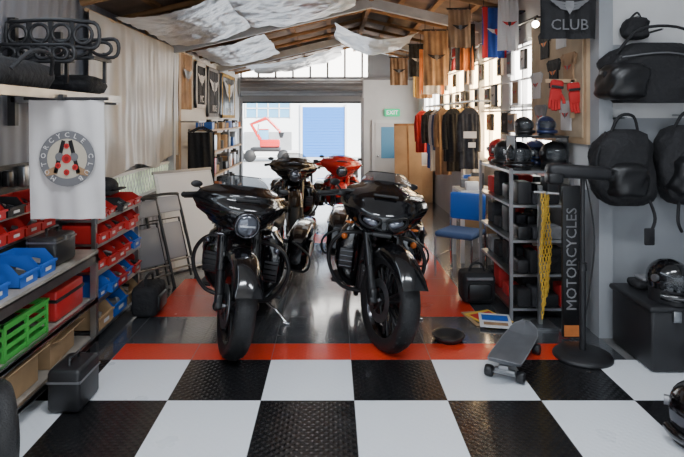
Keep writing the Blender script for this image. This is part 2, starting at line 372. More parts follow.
# ------------------------------------------------------------ motorcycle
def motorcycle(loc,yaw,lean,steer,style='bat',body=paint,screen=.08,trim=satin,guard=satin,scale=1.0):
    root=empty('motorcycle',loc)
    root.rotation_euler=(Matrix.Rotation(R(yaw),3,'Z')@Matrix.Rotation(R(lean),3,'Y')).to_euler(); root.scale=(scale,)*3
    ST=Matrix.Translation((0,.24,0))@Matrix.Rotation(R(steer),4,'Z')@Matrix.Translation((0,-.24,0))
    def wheel(bb,cy,rw,w):
        prof=[(rw-.1,-w*.8),(rw-.06,-w),(rw-.03,-w*.97),(rw-.012,-w*.7),(rw,-w*.3),(rw,w*.3),(rw-.012,w*.7),(rw-.03,w*.97),(rw-.06,w),(rw-.1,w*.8)]
        c=(0,cy,rw)
        bb.lathe(prof,c,(1,0,0),rubber,44,True)
        for k in range(36):
            a=2*math.pi*k/36
            for sx in(-1,1): bb.cyl((sx*w*.15,cy+(rw+.0005)*math.cos(a),rw+(rw+.0005)*math.sin(a)),(sx*w*.85,cy+(rw-.02)*math.cos(a+.09),rw+(rw-.02)*math.sin(a+.09)),.0035,satin,seg=4)
        ri=rw-.095
        bb.lathe([(ri,-w*.8),(ri+.012,-w*.85),(ri+.012,w*.85),(ri,w*.8),(ri-.02,w*.5),(ri-.03,0),(ri-.02,-w*.5)],c,(1,0,0),dchrome,40,True)
        bb.cyl((-w*1.2,cy,rw),(w*1.2,cy,rw),.05,satin,seg=20); bb.cyl((-w*1.6,cy,rw),(w*1.6,cy,rw),.018,chrome,seg=12)
        for s in range(7):
            a=2*math.pi*s/7
            for da in(-.13,.13):
                for sx in(-1,1):
                    bb.tube([(sx*.03,cy+.04*math.cos(a),rw+.04*math.sin(a)),(sx*.02,cy+(ri-.015)*math.cos(a+da),rw+(ri-.015)*math.sin(a+da))],.013,satin,6,r2=.008)
        for sx in(-1,1):
            x=sx*(w+.010)
            bb.lathe([(.095,x-.003),(.15,x-.003),(.15,x+.003),(.095,x+.003)],c,(1,0,0),steel,32,True,False)
            for s in range(5):
                a=2*math.pi*s/5; bb.cyl((x,cy+.04*math.cos(a),rw+.04*math.sin(a)),(x,cy+.1*math.cos(a+.3),rw+.1*math.sin(a+.3)),.007,satin,seg=6)
    RF=.35
    b=B(); b.M=ST; wheel(b,0,RF,.07); b.done('front_wheel',root)
    b=B(); b.M=ST
    g=[]
    for k in range(27):
        t=R(28+k*5.0)
        row=[]
        for x,r in((-.09,.30),(-.098,.33),(-.094,.362),(-.07,.387),(-.035,.399),(0,.403),(.035,.399),(.07,.387),(.094,.362),(.098,.33),(.09,.30)):
            e=min(k,26-k)/5; rr=r if r>.38 else (r if e>=1 else .385-(.385-r)*max(e,.05))
            row.append(Vector((x,-math.cos(t)*rr,RF+math.sin(t)*rr)))
        g.append(row)
    b.surf(g,body); b.done('front_fender',root)
    b=B(); b.M=ST
    for sx in(-1,1):
        x=sx*.125
        b.cyl((x,0,RF),(x,.11,.56),.03,satin,r2=.032,seg=16); b.cyl((x,.11,.56),(x,.33,1.0),.038,body,seg=16)
        b.box((x,.02,RF+.02),(.05,.09,.11),satin,rot=(-25,0,0),bev=.015); b.sph((x+sx*.012,0,RF),(.028,.035,.035),trim,12)
        b.box((sx*.1,.11,RF+.08),(.05,.07,.13),satin,rot=(-25,0,0),bev=.012)
        b.tube([(sx*.1,.1,RF+.12),(sx*.14,.1,.6),(sx*.08,.22,.8)],.006,satin,6,sm=4)
    b.box((0,.25,.82),(.3,.09,.045),satin,bev=.015); b.box((0,.32,.98),(.3,.1,.05),satin,bev=.015)
    b.done('fork',root)
    b=B(); b.M=ST
    b.tube([(-.4,.54,1.0),(-.33,.48,1.03),(-.2,.36,1.06),(-.08,.33,1.02),(.08,.33,1.02),(.2,.36,1.06),(.33,.48,1.03),(.4,.54,1.0)],.014,satin,10,sm=5)
    for sx in(-1,1):
        b.cyl((sx*.3,.465,1.03),(sx*.41,.545,1.0),.02,rubber,seg=14); b.sph((sx*.41,.545,1.0),.022,satin,10)
        b.box((sx*.28,.43,1.03),(.06,.06,.05),satin,bev=.015); b.tube([(sx*.28,.4,1.03),(sx*.34,.43,1.01),(sx*.41,.49,.99)],.007,trim,6,sm=3)
        b.tube([(sx*.28,.43,1.05),(sx*.31,.42,1.08),(sx*.325,.43,1.1)],.007,satin,6,sm=3)
        b.sph((sx*.34,.43,1.11),(.046,.014,.026),satin,16,rot=(0,0,sx*-10)); b.sph((sx*.34,.441,1.11),(.04,.006,.021),chrome,16,rot=(0,0,sx*-10))
    b.done('handlebar',root)
    b=B()
    if style=='bat' : b.M=ST
    if style=='bat':
        W=[(0,.1),(.15,.17),(.35,.25),(.55,.34),(.72,.37),(.86,.33),(1,.22)]; z0,zh=.74,.42; Y0=[(0,.17),(.35,.06),(.6,.05),(.82,.1),(1,.2)]; dep=.3
    else:
        W=[(0,.1),(.18,.19),(.42,.28),(.66,.335),(.84,.3),(1,.18)]; z0,zh=.69,.47; Y0=[(0,.2),(.3,.0),(.5,-.02),(.75,.06),(1,.26)]; dep=.34
    for off,m in((0,body),(.03,plask)):
        g=[]
        for j in range(29):
            v=j/28;row=[]
            for i in range(41):
                u=-1+2*i/40
                w=interp(W,v)-off*.3; x=w*u
                y=interp(Y0,v)+dep*(w/.38)*abs(u)**2.2+off*1.6
                z=z0+zh*v+.04*abs(u)**2*(1-1.8*v)
                y+=.02*math.sin(v*6.3)*abs(u)+.03*math.exp(-((v-.8)/.05)**2)*math.exp(-(u/.45)**2)
                row.append(Vector((x,y,z)))
            g.append(row)
        b.surf(g,m)
    b.box((0,.34,1.0),(.46,.1,.14),plask,bev=.04)
    b.box((0,.12 if style=='bat' else .08,1.075),(.18,.03,.018),plask,bev=.006)
    for x in(-.12,0,.12): b.cyl((x,.37,1.02),(x,.4,1.03),.035,chrome,seg=16)
    if style=='bat':
        b.lathe([(.088,.04),(.098,-.02),(.084,-.04),(.077,-.035),(.075,-.025)],(0,.065,.91),(0,1,0),dchrome,32); b.sph((0,.04,.91),(.076,.025,.076),lens,24)
        b.box((0,.016,.91),(.11,.004,.012),chrome)
        for sx in(-1,1): b.box((sx*.17,.1,.83),(.07,.04,.02),dchrome,bev=.008,rot=(0,0,sx*18))
    else:
        for sx in(-1,1):
            b.sph((sx*.09,-.01,.895),(.06,.03,.03),lens,20,rot=(0,sx*-14,sx*14)); b.tube([(sx*.02,-.03,.91),(sx*.1,-.04,.94),(sx*.165,.025,.935),(sx*.16,.035,.88),(sx*.08,-.03,.855)],.009,satin,6,sm=4,loop=True)
        b.box((0,-.005,.81),(.14,.05,.03),plask,bev=.01)
        for sx in(-1,1): b.box((sx*.24,.17,.84),(.05,.04,.014),amber,bev=.006,rot=(0,0,sx*35))
    g=[]
    for j in range(9):
        v=j/8;row=[]
        for i in range(21):
            u=-1+2*i/20; w=.2-.06*v**2
            row.append(Vector((w*u,(.2 if style=='bat' else .25)+.1*v+.14*u*u,1.14+screen*v-.02*u*u)))
        g.append(row)
    b.surf(g,smoke)
    b.tube([g[-1][i] for i in range(0,21,2)],.004,satin,5)
    b.done('front_fairing',root)
    b=B()
    b.loft([sect(y,w,h,z,2.3) for y,w,h,z in((.4,.05,.05,.86),(.44,.1,.1,.85),(.52,.155,.13,.84),(.65,.175,.135,.84),(.8,.165,.12,.82),(.92,.13,.095,.8),(1.02,.085,.06,.79))],body)
    b.box((0,.68,.975),(.07,.3,.02),trim,bev=.008); b.cyl((.0,.62,.97),(0,.62,.99),.035,chrome,seg=20)
    b.done('fuel_tank',root)
    b=B()
    b.loft([sect(y,w,h,z,2.8) for y,w,h,z in((.94,.07,.03,.79),(1.0,.11,.05,.77),(1.12,.17,.055,.72),(1.28,.19,.06,.72),(1.38,.17,.08,.76),(1.5,.15,.06,.8),(1.7,.13,.05,.81),(1.8,.08,.03,.8))],leather); b.done('seat',root)
    b=B(); wheel(b,1.63,.32,.085); b.done('rear_wheel',root)
    b=B(); g=[]
    for k in range(24):
        t=R(35+k*6); g.append([Vector((x,1.63-math.cos(t)*r,.32+math.sin(t)*r)) for x,r in((-.12,.28),(-.122,.33),(-.1,.37),(-.05,.39),(0,.395),(.05,.39),(.1,.37),(.122,.33),(.12,.28))])
    b.surf(g,body); b.box((0,2.02,.55),(.1,.05,.06),redp,bev=.015); b.done('rear_fender',root)
    b=B()
    b.box((0,.95,.36),(.3,.5,.26),satin,bev=.06); b.cyl((-.2,.78,.33),(.2,.78,.33),.12,satin,seg=28); b.cyl((-.21,1.08,.35),(.19,1.08,.35),.11,satin,seg=28)
    for ang,cy in((-22,.83),(22,1.0)):
        for k in range(9):
            h=.09+k*.025; p=Vector((0,cy+math.sin(R(ang))*h,.38+math.cos(R(ang))*h))
            b.box(p,(.2,.15,.012),alu if k%2 else satin,rot=(-ang,0,0),bev=.004)
        p=Vector((0,cy+math.sin(R(ang))*.33,.38+math.cos(R(ang))*.33)); b.box(p,(.17,.14,.09),satin,rot=(-ang,0,0),bev=.03)
        b.cyl((0,cy+math.sin(R(ang))*.05,.38+.05),(0,p.y,p.z),.06,satin)
    b.lathe([(.1,-.03),(.1,.02),(.07,.045),(0,.05)],(.16,.9,.6),(1,0,0),dchrome,24)
    b.box((0,.75,.22),(.22,.2,.1),satin,bev=.03)
    b.box((0,.5,.45),(.22,.06,.38),plask,bev=.01)
    for k in range(9): b.box((0,.465,.31+k*.035),(.18,.012,.008),alu)
    for sx in(-1,1):
        b.tube([(sx*.06,.32,.92),(sx*.11,.46,.62),(sx*.12,.53,.25),(sx*.13,.7,.17),(sx*.13,1.3,.18),(sx*.12,1.5,.4),(sx*.11,1.6,.6)],.02,satin,8,sm=5)
        b.tube([(sx*.12,.9,.3),(sx*.2,.85,.2),(sx*.24,1.2,.17),(sx*.25,2.0,.2)],.04,trim,14,sm=4)
        b.box((sx*.29,.72,.27),(.1,.28,.03),plask,bev=.01); b.cyl((sx*.14,.75,.24),(sx*.28,.75,.26),.014,satin,seg=8)
    zf=.012+math.sin(R(lean))*.42
    b.tube([(.13,.7,.22),(.3,.66,.14),(.41,.6,zf)],.012,chrome,8); b.box((.41,.6,zf),(.06,.05,.01),chrome,bev=.004)
    b.done('engine_frame',root)
    b=B()
    for sx in(-1,1):
        b.tube([(sx*.06,.46,.72),(sx*.27,.44,.7),(sx*.37,.45,.58),(sx*.36,.46,.42),(sx*.25,.48,.27),(sx*.08,.5,.24)],.016,guard,8,sm=6)
    b.done('engine_guard',root)
    b=B()
    for sx in(-1,1):
        rings=[]
        for z,xi,xo,yy in((.25,.12,.23,.56),(.33,.12,.29,.5),(.46,.12,.33,.46),(.6,.12,.335,.45),(.72,.11,.3,.46),(.8,.1,.22,.5)):
            xm=(xi+xo)/2;hw=(xo-xi)/2; rings.append([Vector((sx*(xm+hw*math.copysign(abs(math.cos(a))**.7,math.cos(a))),yy+.09+.09*math.sin(a),z)) for a in[2*math.pi*k/20*sx for k in range(20)]])
        b.loft(rings,body); b.box((sx*.24,.45,.5),(.11,.02,.16),plask,bev=.01)
        for q in range(4): b.box((sx*.24,.437,.44+q*.04),(.1,.006,.008),dchrome)
        b.sph((sx*.27,.4,.68),(.025,.025,.025),amber if style=='shark' else lens,14); b.cyl((sx*.27,.42,.68),(sx*.27,.48,.68),.024,satin,seg=14)
    b.done('lower_fairing',root)
    b=B()
    for sx in(-1,1):
        xc=sx*.35
        rings=[]
        for y,w,h,z in((1.12,.05,.1,.5),(1.17,.09,.17,.5),(1.3,.11,.2,.5),(1.7,.115,.2,.51),(1.9,.1,.17,.53),(1.97,.06,.1,.56)): rings.append(sect(y,w,h,z,4,xc))
        b.loft(rings,body); b.box((xc,1.55,.62),(.235,.7,.008),satin); b.box((sx*.465,1.35,.6),(.01,.06,.05),chrome,bev=.004)
        b.tube([(sx*.2,1.15,.35),(sx*.45,1.12,.35),(sx*.47,1.1,.5),(sx*.3,1.12,.6)],.01,trim,6,sm=4)
        b.cyl((sx*.1,1.5,.5),(sx*.28,1.5,.5),.02,satin)
    b.done('saddlebags',root)
    return root
motorcycle((-.8,3.76,0),-4,9,24,'bat',scale=.97)
motorcycle((.25,3.86,0),-4,7,26,'shark',scale=.98)
motorcycle((-.58,7.3,0),-1,4,10,'bat',screen=.08,scale=.92)
motorcycle((.03,8.3,0),-10,5,14,'bat',body=redp,screen=.03,trim=chrome,scale=.88)
# ------------------------------------------------------------ left workshop stuff
def legtable(b,x1,x2,y1,y2,z,m,mt,shelves=()):
    b.box(((x1+x2)/2,(y1+y2)/2,z-.015),(x2-x1,y2-y1,.03),mt)
    b.box((x2-.01,(y1+y2)/2,z-.05),(.02,y2-y1,.06),m)
    for x in(x1+.02,x2-.02):
        for y in(y1+.02,y2-.02): b.box((x,y,(z-.03)/2),(.04,.04,z-.03),m)
    for s in shelves: b.box(((x1+x2)/2,(y1+y2)/2,s),(x2-x1,y2-y1,.02),mt); b.box((x2-.01,(y1+y2)/2,s),(.02,y2-y1,.04),m)
b=B(); legtable(b,-2.08,-1.6,2.2,3.8,.7,steel,D('bench_top',(.34,.31,.27),.4,noise=.3),(.36,.1)); b.done('workbench')
def openbin(b,c,d,m,rz=0,front=.5):
    x,y,z=d; t=.006; Mo=b.M.copy(); b.M=Mo@Matrix.Translation(Vector(c))@Matrix.Rotation(R(rz),4,'Z')
    b.box((0,0,t/2),(x,y,t),m); b.box((-x/2,0,z/2),(t,y,z),m); b.box((x/2,0,z*front/2),(t,y,z*front),m)
    for s in(-1,1):
        b.add([(-x/2,s*y/2,0),(x/2,s*y/2,0),(x/2,s*y/2,z*front),(x/2-.25*x,s*y/2,z),(-x/2,s*y/2,z)],[(0,1,2,3,4)],m)
    b.box((x/2+.006,0,z*front),(.018,y*1.02,.012),m)
    b.box((x/2+.005,0,z*front*.5),(.003,y*.35,z*front*.3),clothw)
    for k in range(6): b.box((random.uniform(-x/3,x/3),random.uniform(-y/3,y/3),z*.4),(x*.2,y*.2,z*.5),random.choice([steel,plask,grey,alu,plask]),rot=(random.uniform(0,60),20,random.uniform(0,90)))
    b.M=Mo
root=empty('storage_bin_rack',(-1.85,4.4,0))
def P(b): b.M=Matrix.Translation((1.85,-4.4,0)); return b
ZL=(.3,.5,.7,.87)
b=P(B())
for y in(3.92,4.78):
    for x in(-2.04,-1.68): b.box((x,y,.45),(.03,.03,.9),steel)
for z in(.08,)+ZL: b.box((-1.86,4.35,z),(.38,.88,.015),steel); b.box((-1.66,4.35,z),(.015,.88,.035),steel)
b.done('frame',root)
b=P(B())
for n,z in enumerate(ZL):
    for k in range(5):
        m=bred
        if (n==0 and k in(0,1,3)) or (n==1 and k==4) : m=bblue
        if n==3 and k==2: m=plask
        openbin(b,(-1.78+random.uniform(-.02,.03),4.0+k*.172,z+.008),(.26,.15,.13 if n<3 else .09),m,random.uniform(-6,6))
for k in range(3): openbin(b,(-1.8,4.05+k*.28,.09),(.3,.25,.17),[card,bblue,card][k])
b.done('bins',root)
b=B(); b.sph((-1.84,4.5,1.05),(.1,.12,.07),fab); b.box((-1.74,4.5,1.03),(.1,.13,.015),fab,bev=.006); b.box((-1.84,4.5,1.0),(.16,.2,.04),fab,bev=.015); b.done('cap')
b=B()
for k,(y,z) in enumerate([(3.0,.7),(3.2,.7),(2.72,.7)]): openbin(b,(-1.76,y,z+.001),(.24,.17,.13),bblue)
b.done('blue_storage_bin')
b=B()
b.box((-1.98,3.2,.86),(.18,1.15,.02),steel); b.box((-2.07,3.2,1.0),(.015,1.15,.6),plask)
for y in(2.65,3.75): b.box((-1.98,y,.78),(.18,.02,.16),steel)
for k in range(6): openbin(b,(-1.97,2.73+k*.19,.871),(.18,.17,.12),bred)
for k in range(6): openbin(b,(-1.97,2.73+k*.19,1.02),(.18,.17,.1),bred if k%3 else plask)
for k in range(6): b.box((-2.03,2.75+k*.18,1.22),(.05,.06,.1+.04*(k%2)),[redc,satin,steel][k%3],bev=.01)
b.box((-1.98,3.2,1.012),(.18,1.15,.012),steel); b.done('bench_shelf_with_bins')
b=B(); b.box((-1.74,3.45,.792),(.18,.26,.18),plask,bev=.02); b.box((-1.74,3.45,.85),(.184,.264,.01),alu); b.tube([(-1.74,3.38,.88),(-1.74,3.38,.92),(-1.74,3.52,.92),(-1.74,3.52,.88)],.009,plask); b.box((-1.645,3.45,.86),(.01,.05,.03),steel); b.done('battery_case')
b=B(); cx,cy,cz=-1.79,2.98,.372
b.box((cx,cy,cz+.005),(.3,.42,.01),bgreen)
for s in(-1,1):
    for k in range(4): b.box((cx,cy+s*.21,cz+.02+k*.05),(.3,.008,.022),bgreen); b.box((cx+s*.15,cy,cz+.02+k*.05),(.008,.42,.022),bgreen)
    for t in(-1,0,1): b.box((cx+s*.15,cy+t*.205,cz+.09),(.014,.02,.18),bgreen)
    b.box((cx+s*.15,cy,cz+.185),(.02,.44,.015),bgreen); b.box((cx,cy+s*.21,cz+.185),(.31,.02,.015),bgreen)
b.sph((cx,cy,cz+.1),(.1,.14,.07),fab); b.done('green_crate')
b=B(); b.box((-1.79,3.5,.467),(.28,.36,.18),bred,bev=.01); b.box((-1.79,3.5,.5),(.29,.37,.02),plask); b.tube([(-1.79,3.42,.55),(-1.79,3.42,.585),(-1.79,3.58,.585),(-1.79,3.58,.55)],.008,plask,6); b.done('red_toolbox')
def cbox(x,y,z,w,d,h,rz=0):
    b=B(); b.M=Matrix.Translation((x,y,z))@Matrix.Rotation(R(rz),4,'Z'); b.box((0,0,h/2),(w,d,h),card); b.box((0,0,h+.001),(w*.15,d,.002),tan)
    b.box((-w*.5-.03,0,h+.01),(.08,d,.004),card,rot=(0,30,0)); b.box((w*.5+.03,0,h-.01),(.08,d,.004),card,rot=(0,-20,0)); b.done('cardboard_box')
cbox(-1.82,2.95,.112,.3,.4,.2); cbox(-1.82,3.45,.112,.28,.36,.17,4); cbox(-1.82,2.45,.372,.28,.34,.2)
b=B()
for y in(2.5,3.6,4.2):
    b.box((XL+.03,y,1.9),(.05,.04,.7),plask); b.box((-1.85,y,1.72),(.45,.04,.04),steel)
b.box((-1.63,3.35,1.74),(.04,1.75,.05),steel); b.box((-1.85,3.35,1.75),(.44,1.75,.015),alu)
b.done('steel_storage_rack')
b=B()
def ladder(x1,x2,y,zc,h,tilt):
    n=4; top=[];bot=[]
    for k in range(9):
        t=k/8; x=x1+(x2-x1)*t; dz=tilt*math.sin(t*math.pi)
        top.append((x,y,zc+h/2+dz)); bot.append((x,y,zc-h/2+dz*.5))
    loop=top+[(x2+.03,y,zc+h*.25),(x2+.03,y,zc-h*.25)]+bot[::-1]
    b.tube(loop,.013,plask,6,loop=True,sm=2)
    for k in range(n):
        t=(k+.5)/n; x=x1+(x2-x1)*t; dz=tilt*.75*math.sin(t*math.pi); a=(x2-x1)/n*.42
        b.tube([(x+a*math.cos(q),y-.004,zc+dz+h*.36*math.sin(q)) for q in[2*math.pi*i/18 for i in range(18)]],.012,plask,6,loop=True)
    for k in range(1,n): x=x1+(x2-x1)*k/n; b.box((x,y,zc+tilt*.75),(.03,.012,h*.95),plask)
ladder(-2.05,-1.5,3.5,2.12,.16,.02); ladder(-2.05,-1.62,3.42,2.0,.1,.0); ladder(-2.06,-1.44,3.66,2.06,.12,-.01)
for x in(-2.03,-1.75,-1.5): b.box((x,3.6,1.98),(.03,.28,.02),plask); b.box((x,3.66,1.93),(.02,.02,.2),plask)
b.done('perforated_steel_frame')
b=B()
b.box((-1.86,3.0,1.845),(.4,.75,.165),fab,bev=.07); b.box((-1.82,3.9,1.83),(.38,.36,.13),fab,bev=.06); b.tube([(-1.62,2.8,1.85),(-1.57,2.9,1.95),(-1.57,3.1,1.95),(-1.62,3.2,1.85)],.012,fab,sm=4); b.done('duffel_bag')
b=B()
b.cloth((-1.8,3.3,1.71),(.44,0,0),(0.01,0,-.71),clothw,amp=.012,freq=1.5,seed=1,N=(0,-1,0))
b.cyl((-1.83,3.3,1.715),(-1.33,3.3,1.715),.01,plask)
F=faceCam((-1.565,3.278,1.36))
b.disc(F,.165,dgrey,.118); b.disc(F,.118,D('crest_cream',(.5,.45,.36),.8),z=.001); b.ringtext('MOTORCYCLE CLUB',F,.14,.04,clothw,span=290)
rdark=D('crest_red_dark',(.25,.01,.01),.8)
for a in(-1,1):
    G=F@Matrix.Rotation(R(a*14),4,'Z')@Matrix.Translation((a*.045,0,.004))
    b.add([G@Vector(p) for p in((-.012,-.1,0),(.012,-.1,0),(.012,.1,0),(-.012,.1,0))],[(0,1,2,3)],satin)
    b.disc(G,.025,dgrey,z=.002); b.add([G@Vector(p) for p in((-.012*a,-.1,0),(.05*a,-.13,0),(.06*a,-.1,0),(.012*a,-.06,0))],[(0,1,2,3)],tan)
for (x,z,r) in((0,.0,.028),(-.05,-.04,.018),(.05,-.05,.018),(0,-.08,.018),(.0,.075,.016)): b.disc(F@Matrix.Translation((x,z,0)),r,redc,z=.008,seg=14); b.disc(F@Matrix.Translation((x,z,0)),r*.5,rdark,z=.01,seg=10)
b.box((-1.6,3.295,1.725),(.03,.05,.03),plask)
b.done('white_crest_flag')
b=B(); b.box((-1.45,3.12,.12),(.18,.26,.23),plask,bev=.02); b.box((-1.45,3.12,.17),(.185,.265,.012),alu); b.tube([(-1.45,3.06,.23),(-1.45,3.06,.265),(-1.45,3.18,.265),(-1.45,3.18,.23)],.009,plask); b.done('tool_case')
b=B(); b.M=Matrix.Translation((-1.5,2.5,.205))@Matrix.Rotation(R(40),4,'Z')
b.lathe([(.14,-.04),(.18,-.05),(.2,-.03),(.205,0),(.2,.03),(.18,.05),(.14,.04)],(0,0,0),(1,0,0),rubber,36,True)
b.lathe([(.13,-.035),(.145,-.04),(.145,.04),(.13,.035)],(0,0,0),(1,0,0),dchrome,36,True); b.cyl((-.05,0,0),(.05,0,0),.03,steel)
for k in range(12): a=k*math.pi/6; b.cyl((0,0,0),(0,.14*math.cos(a),.14*math.sin(a)),.005,steel,seg=6)
b.done('small_spoked_wheel')
def helmet(x,y,z,m,s=1,rz=0,visor=smoke,name='helmet'):
    b=B(); b.M=Matrix.Translation((x,y,z))@Matrix.Rotation(R(rz),4,'Z')@Matrix.Scale(s,4)
    rings=[[Vector((.01*math.cos(q),.01*math.sin(q)-.01,.256)) for q in[2*math.pi*k/28 for k in range(28)]]]
    for i in range(13):
        t=i/12; a=math.pi*(.12+.88*t)*.5*1.28
        r=math.sin(min(a,1.9)); h=math.cos(a)
        rings.append([Vector((.115*r*math.cos(q),.14*r*math.sin(q)-.01,.135+.12*h)) for q in[2*math.pi*k/28 for k in range(28)]])
    b.loft(rings,m)
    b.loft([[Vector((.104*math.cos(q),.125*math.sin(q)-.01,zz)) for q in[2*math.pi*k/24 for k in range(24)]] for zz in(0,.1)],plask)
    g=[[Vector((.121*math.sin(q)*k,-.148*math.cos(q)*k-.01,z)) for q in[-1.1+.22*i for i in range(11)]] for z,k in((.1,1.0),(.13,1.03),(.16,1.02),(.19,.93))]
    b.surf(g,visor); 
    b.tube([Vector((.118*math.sin(q),-.145*math.cos(q)-.01,.05)) for q in[-1.3+.26*i for i in range(11)]],.024,m,8)
    for sx in(-1,1): b.cyl((sx*.108,-.01,.15),(sx*.13,-.01,.15),.022,alu,seg=14)
    return b.done(name)
def fchair(x,y,lean,rz,m,fm):
    b=B(); b.M=Matrix.Translation((x,y,.012))@Matrix.Rotation(R(rz),4,'Z')@Matrix.Rotation(R(lean),4,'X')
    w=.21
    b.tube([(-w,0,0),(-w,0,.4),(-w+.01,0,.8),(-w+.04,0,.86),(w-.04,0,.86),(w-.01,0,.8),(w,0,.4),(w,0,0)],.015,fm,8,sm=4)
    b.tube([(-w+.03,.03,.02),(-w+.03,.03,.62),(w-.03,.03,.62),(w-.03,.03,.02)],.012,fm,8)
    b.box((0,0,.76),(2*w-.03,.025,.16),m,bev=.01); b.box((0,.03,.4),(2*w-.07,.035,.36),m,bev=.015)
    for z in(.12,.2): b.cyl((-w,0,z),(w,0,z),.009,steel)
    for s in(-1,1): b.box((s*(w),.01,.5),(.014,.03,.12),steel); b.cyl((s*w,0,-.01),(s*w,0,.03),.016,rubber)
    b.done('folding_chair')
cp=D('chair_pad',(.36,.36,.38),.4)
fchair(-1.62,5.08,-20,52,D('chair_pad_dark',(.2,.2,.21),.4),satin); fchair(-1.5,5.42,-20,52,cp,satin)
b=B(); b.M=Matrix.Translation((-1.4,6.0,.01))@Matrix.Rotation(R(50),4,'Z')@Matrix.Rotation(R(-20),4,'X'); b.box((0,0,.53),(.75,.02,1.06),white); b.box((0,-.012,.53),(.69,.005,.98),D('board_face',(.85,.85,.85),.5)); b.box((0,0,1.06),(.77,.03,.03),alu); b.box((0,0,.01),(.77,.03,.02),alu); b.done('leaning_board')
b=B(); b.box((-1.5,4.55,.13),(.2,.3,.24),fab,bev=.035); b.box((-1.395,4.55,.11),(.03,.2,.12),satin,bev=.012); b.tube([(-1.5,4.45,.24),(-1.5,4.48,.31),(-1.5,4.62,.31),(-1.5,4.65,.24)],.01,fab,sm=3); b.done('black_bag')
def banner(y1,y2,z1,z2,m,edge,txt=None,tm=clothw,x=XL+.05):
    b=B(); b.cloth((x,y1,z1),(0,y2-y1,0),(0,0,z2-z1),m,amp=.012,freq=2,N=(1,0,0),seed=y1)
    b.cyl((x,y1-.03,z1),(x,y2+.03,z1),.012,pine); b.box((x-.02,(y1+y2)/2,z1),(.03,.03,.03),plask)
    if edge:
        for yy in(y1+.03,y2-.03): b.box((x+.02,yy,(z1+z2)/2),(.006,.06,z1-z2),edge)
        for zz in(z1-.03,z2+.03): b.box((x+.02,(y1+y2)/2,zz),(.006,y2-y1,.06),edge)
    b.wings(faceCam((x+.028,(y1+y2)/2,(z1+z2)/2+.08),90),(y2-y1)*.4,tm,edge or dgrey)
    if txt: b.text(txt,faceCam((x+.03,(y1+y2)/2,z2+.14),90),.15,tm)
    b.done('wall_banner')
banner(7.5,8.1,2.5,1.72,tan,None,None,satin)
banner(8.3,8.95,2.46,1.75,dark,clothw,'MC',clothw); banner(9.1,10.0,2.45,1.62,dark,grey,'RIDE',clothw); banner(10.25,11.6,2.44,1.6,satin,ochre,'CLUB',clothw)
b=B()
for z in(.35,.75,1.1,1.42): b.box((-1.9,9.3,z),(.36,2.6,.025),pine)
for y in(8.0,9.3,10.6):
    for x in(-2.06,-1.74): b.box((x,y,.72),(.03,.03,1.44),alu)
for z in(.3625,.7625,1.1125,1.4325):
    y=8.05
    while y<10.4:
        w=random.uniform(.1,.28); h=random.uniform(.08,.26 if z<1.3 else .12)
        m=random.choice([bred,bblue,plask,plask,card,plask,orange,steel,satin])
        if random.random()<.5: b.box((-1.86,y+w/2,z+h/2),(.24,w,h),m,bev=.01)
        else: b.cyl((-1.84,y+w/2,z),(-1.84,y+w/2,z+h),w*.42,m,seg=14); b.cyl((-1.84,y+w/2,z+h),(-1.84,y+w/2,z+h+.03),w*.2,plask,seg=12)
        y+=w+.03
b.done('storage_shelf')
b=B()
for k in range(3):
    y=7.5+k*.13; 
    b.cloth((-1.95,y,1.4),(.3,.02,0),(0,0,-.75),[fab,satin,dark][k],amp=.03,freq=1.5,seed=k,N=(0,-1,0)); b.tube([(-1.95,y,1.4),(-1.8,y,1.48),(-1.65,y,1.4)],.008,plask,6)
    b.tube([(-1.8,y,1.48),(-1.8,y,1.54)],.005,steel,5)
b.cyl((-1.8,7.45,1.55),(-1.8,7.85,1.55),.012,steel); 
for y in(7.46,7.84): b.cyl((-2.08,y,1.55),(-1.8,y,1.55),.01,steel)
b.done('jacket_rail')
b=B(); b.box((-.2,11.4,.62),(.5,.5,.03),pine)
for sx in(-1,1):
    for sy in(-1,1): b.box((-.2+sx*.22,11.4+sy*.22,.303),(.035,.035,.606),plask)
b.box((-.25,11.4,.68),(.2,.2,.09),bred,bev=.02); b.cyl((-.07,11.35,.635),(-.07,11.35,.8),.04,white); b.done('side_table')
# ------------------------------------------------------------ right side
def garment(b,x,y,z,w,h,m,seed,trim=None):
    for side in(-1,1):
        b.cloth((x-w/2,y+side*.03,z-.05),(w,0,0),(0,0,-h),m,amp=.025,freq=1.7,seed=seed,N=(0,side,0),nu=16,nv=8)
    b.add([(x-w/2,y-.03,z-.05),(x-.05,y-.03,z+.02),(x+.05,y-.03,z+.02),(x+w/2,y-.03,z-.05)],[(0,1,2,3)],m)
    for s in(-1,1): b.tube([(x+s*w*.42,y,z-.06),(x+s*w*.5,y,z-.25),(x+s*w*.46,y-.03,z-.5)],.035,m,8,sm=3)
    b.tube([(x-w/2,y,z-.04),(x,y,z+.04),(x+w/2,y,z-.04)],.008,pine,6); b.tube([(x,y,z+.04),(x,y,z+.1)],.004,steel,5)
    if trim: b.box((x,y-.06,z-.3),(w*.7,.006,.08),trim); b.box((x+w*.1,y-.06,z-.42),(w*.4,.006,.06),trim)
b=B(); cols=[(dark,clothw),(clothw,redc),(fab,None),(yellow,None),(fab,orange),(tan,None),(yellow,fab),(denim,None),(clothw,orange),(grey,None),(dark,None),(blue,clothw),(blue,None),(redc,None),(fab,None)]
for k,(m,t) in enumerate(cols): garment(b,1.64+.1*math.sin(k*2.3),6.65+k*.215,1.7,.22,.66+.22*math.sin(k*1.7),m,k,t)
b.cyl((1.66,6.5,1.8),(1.66,9.78,1.8),.015,steel)
for y in(6.51,8.1,9.76): b.cyl((1.66,y,1.8),(XR+.0,y,1.8),.012,steel)
b.done('clothes_rail')
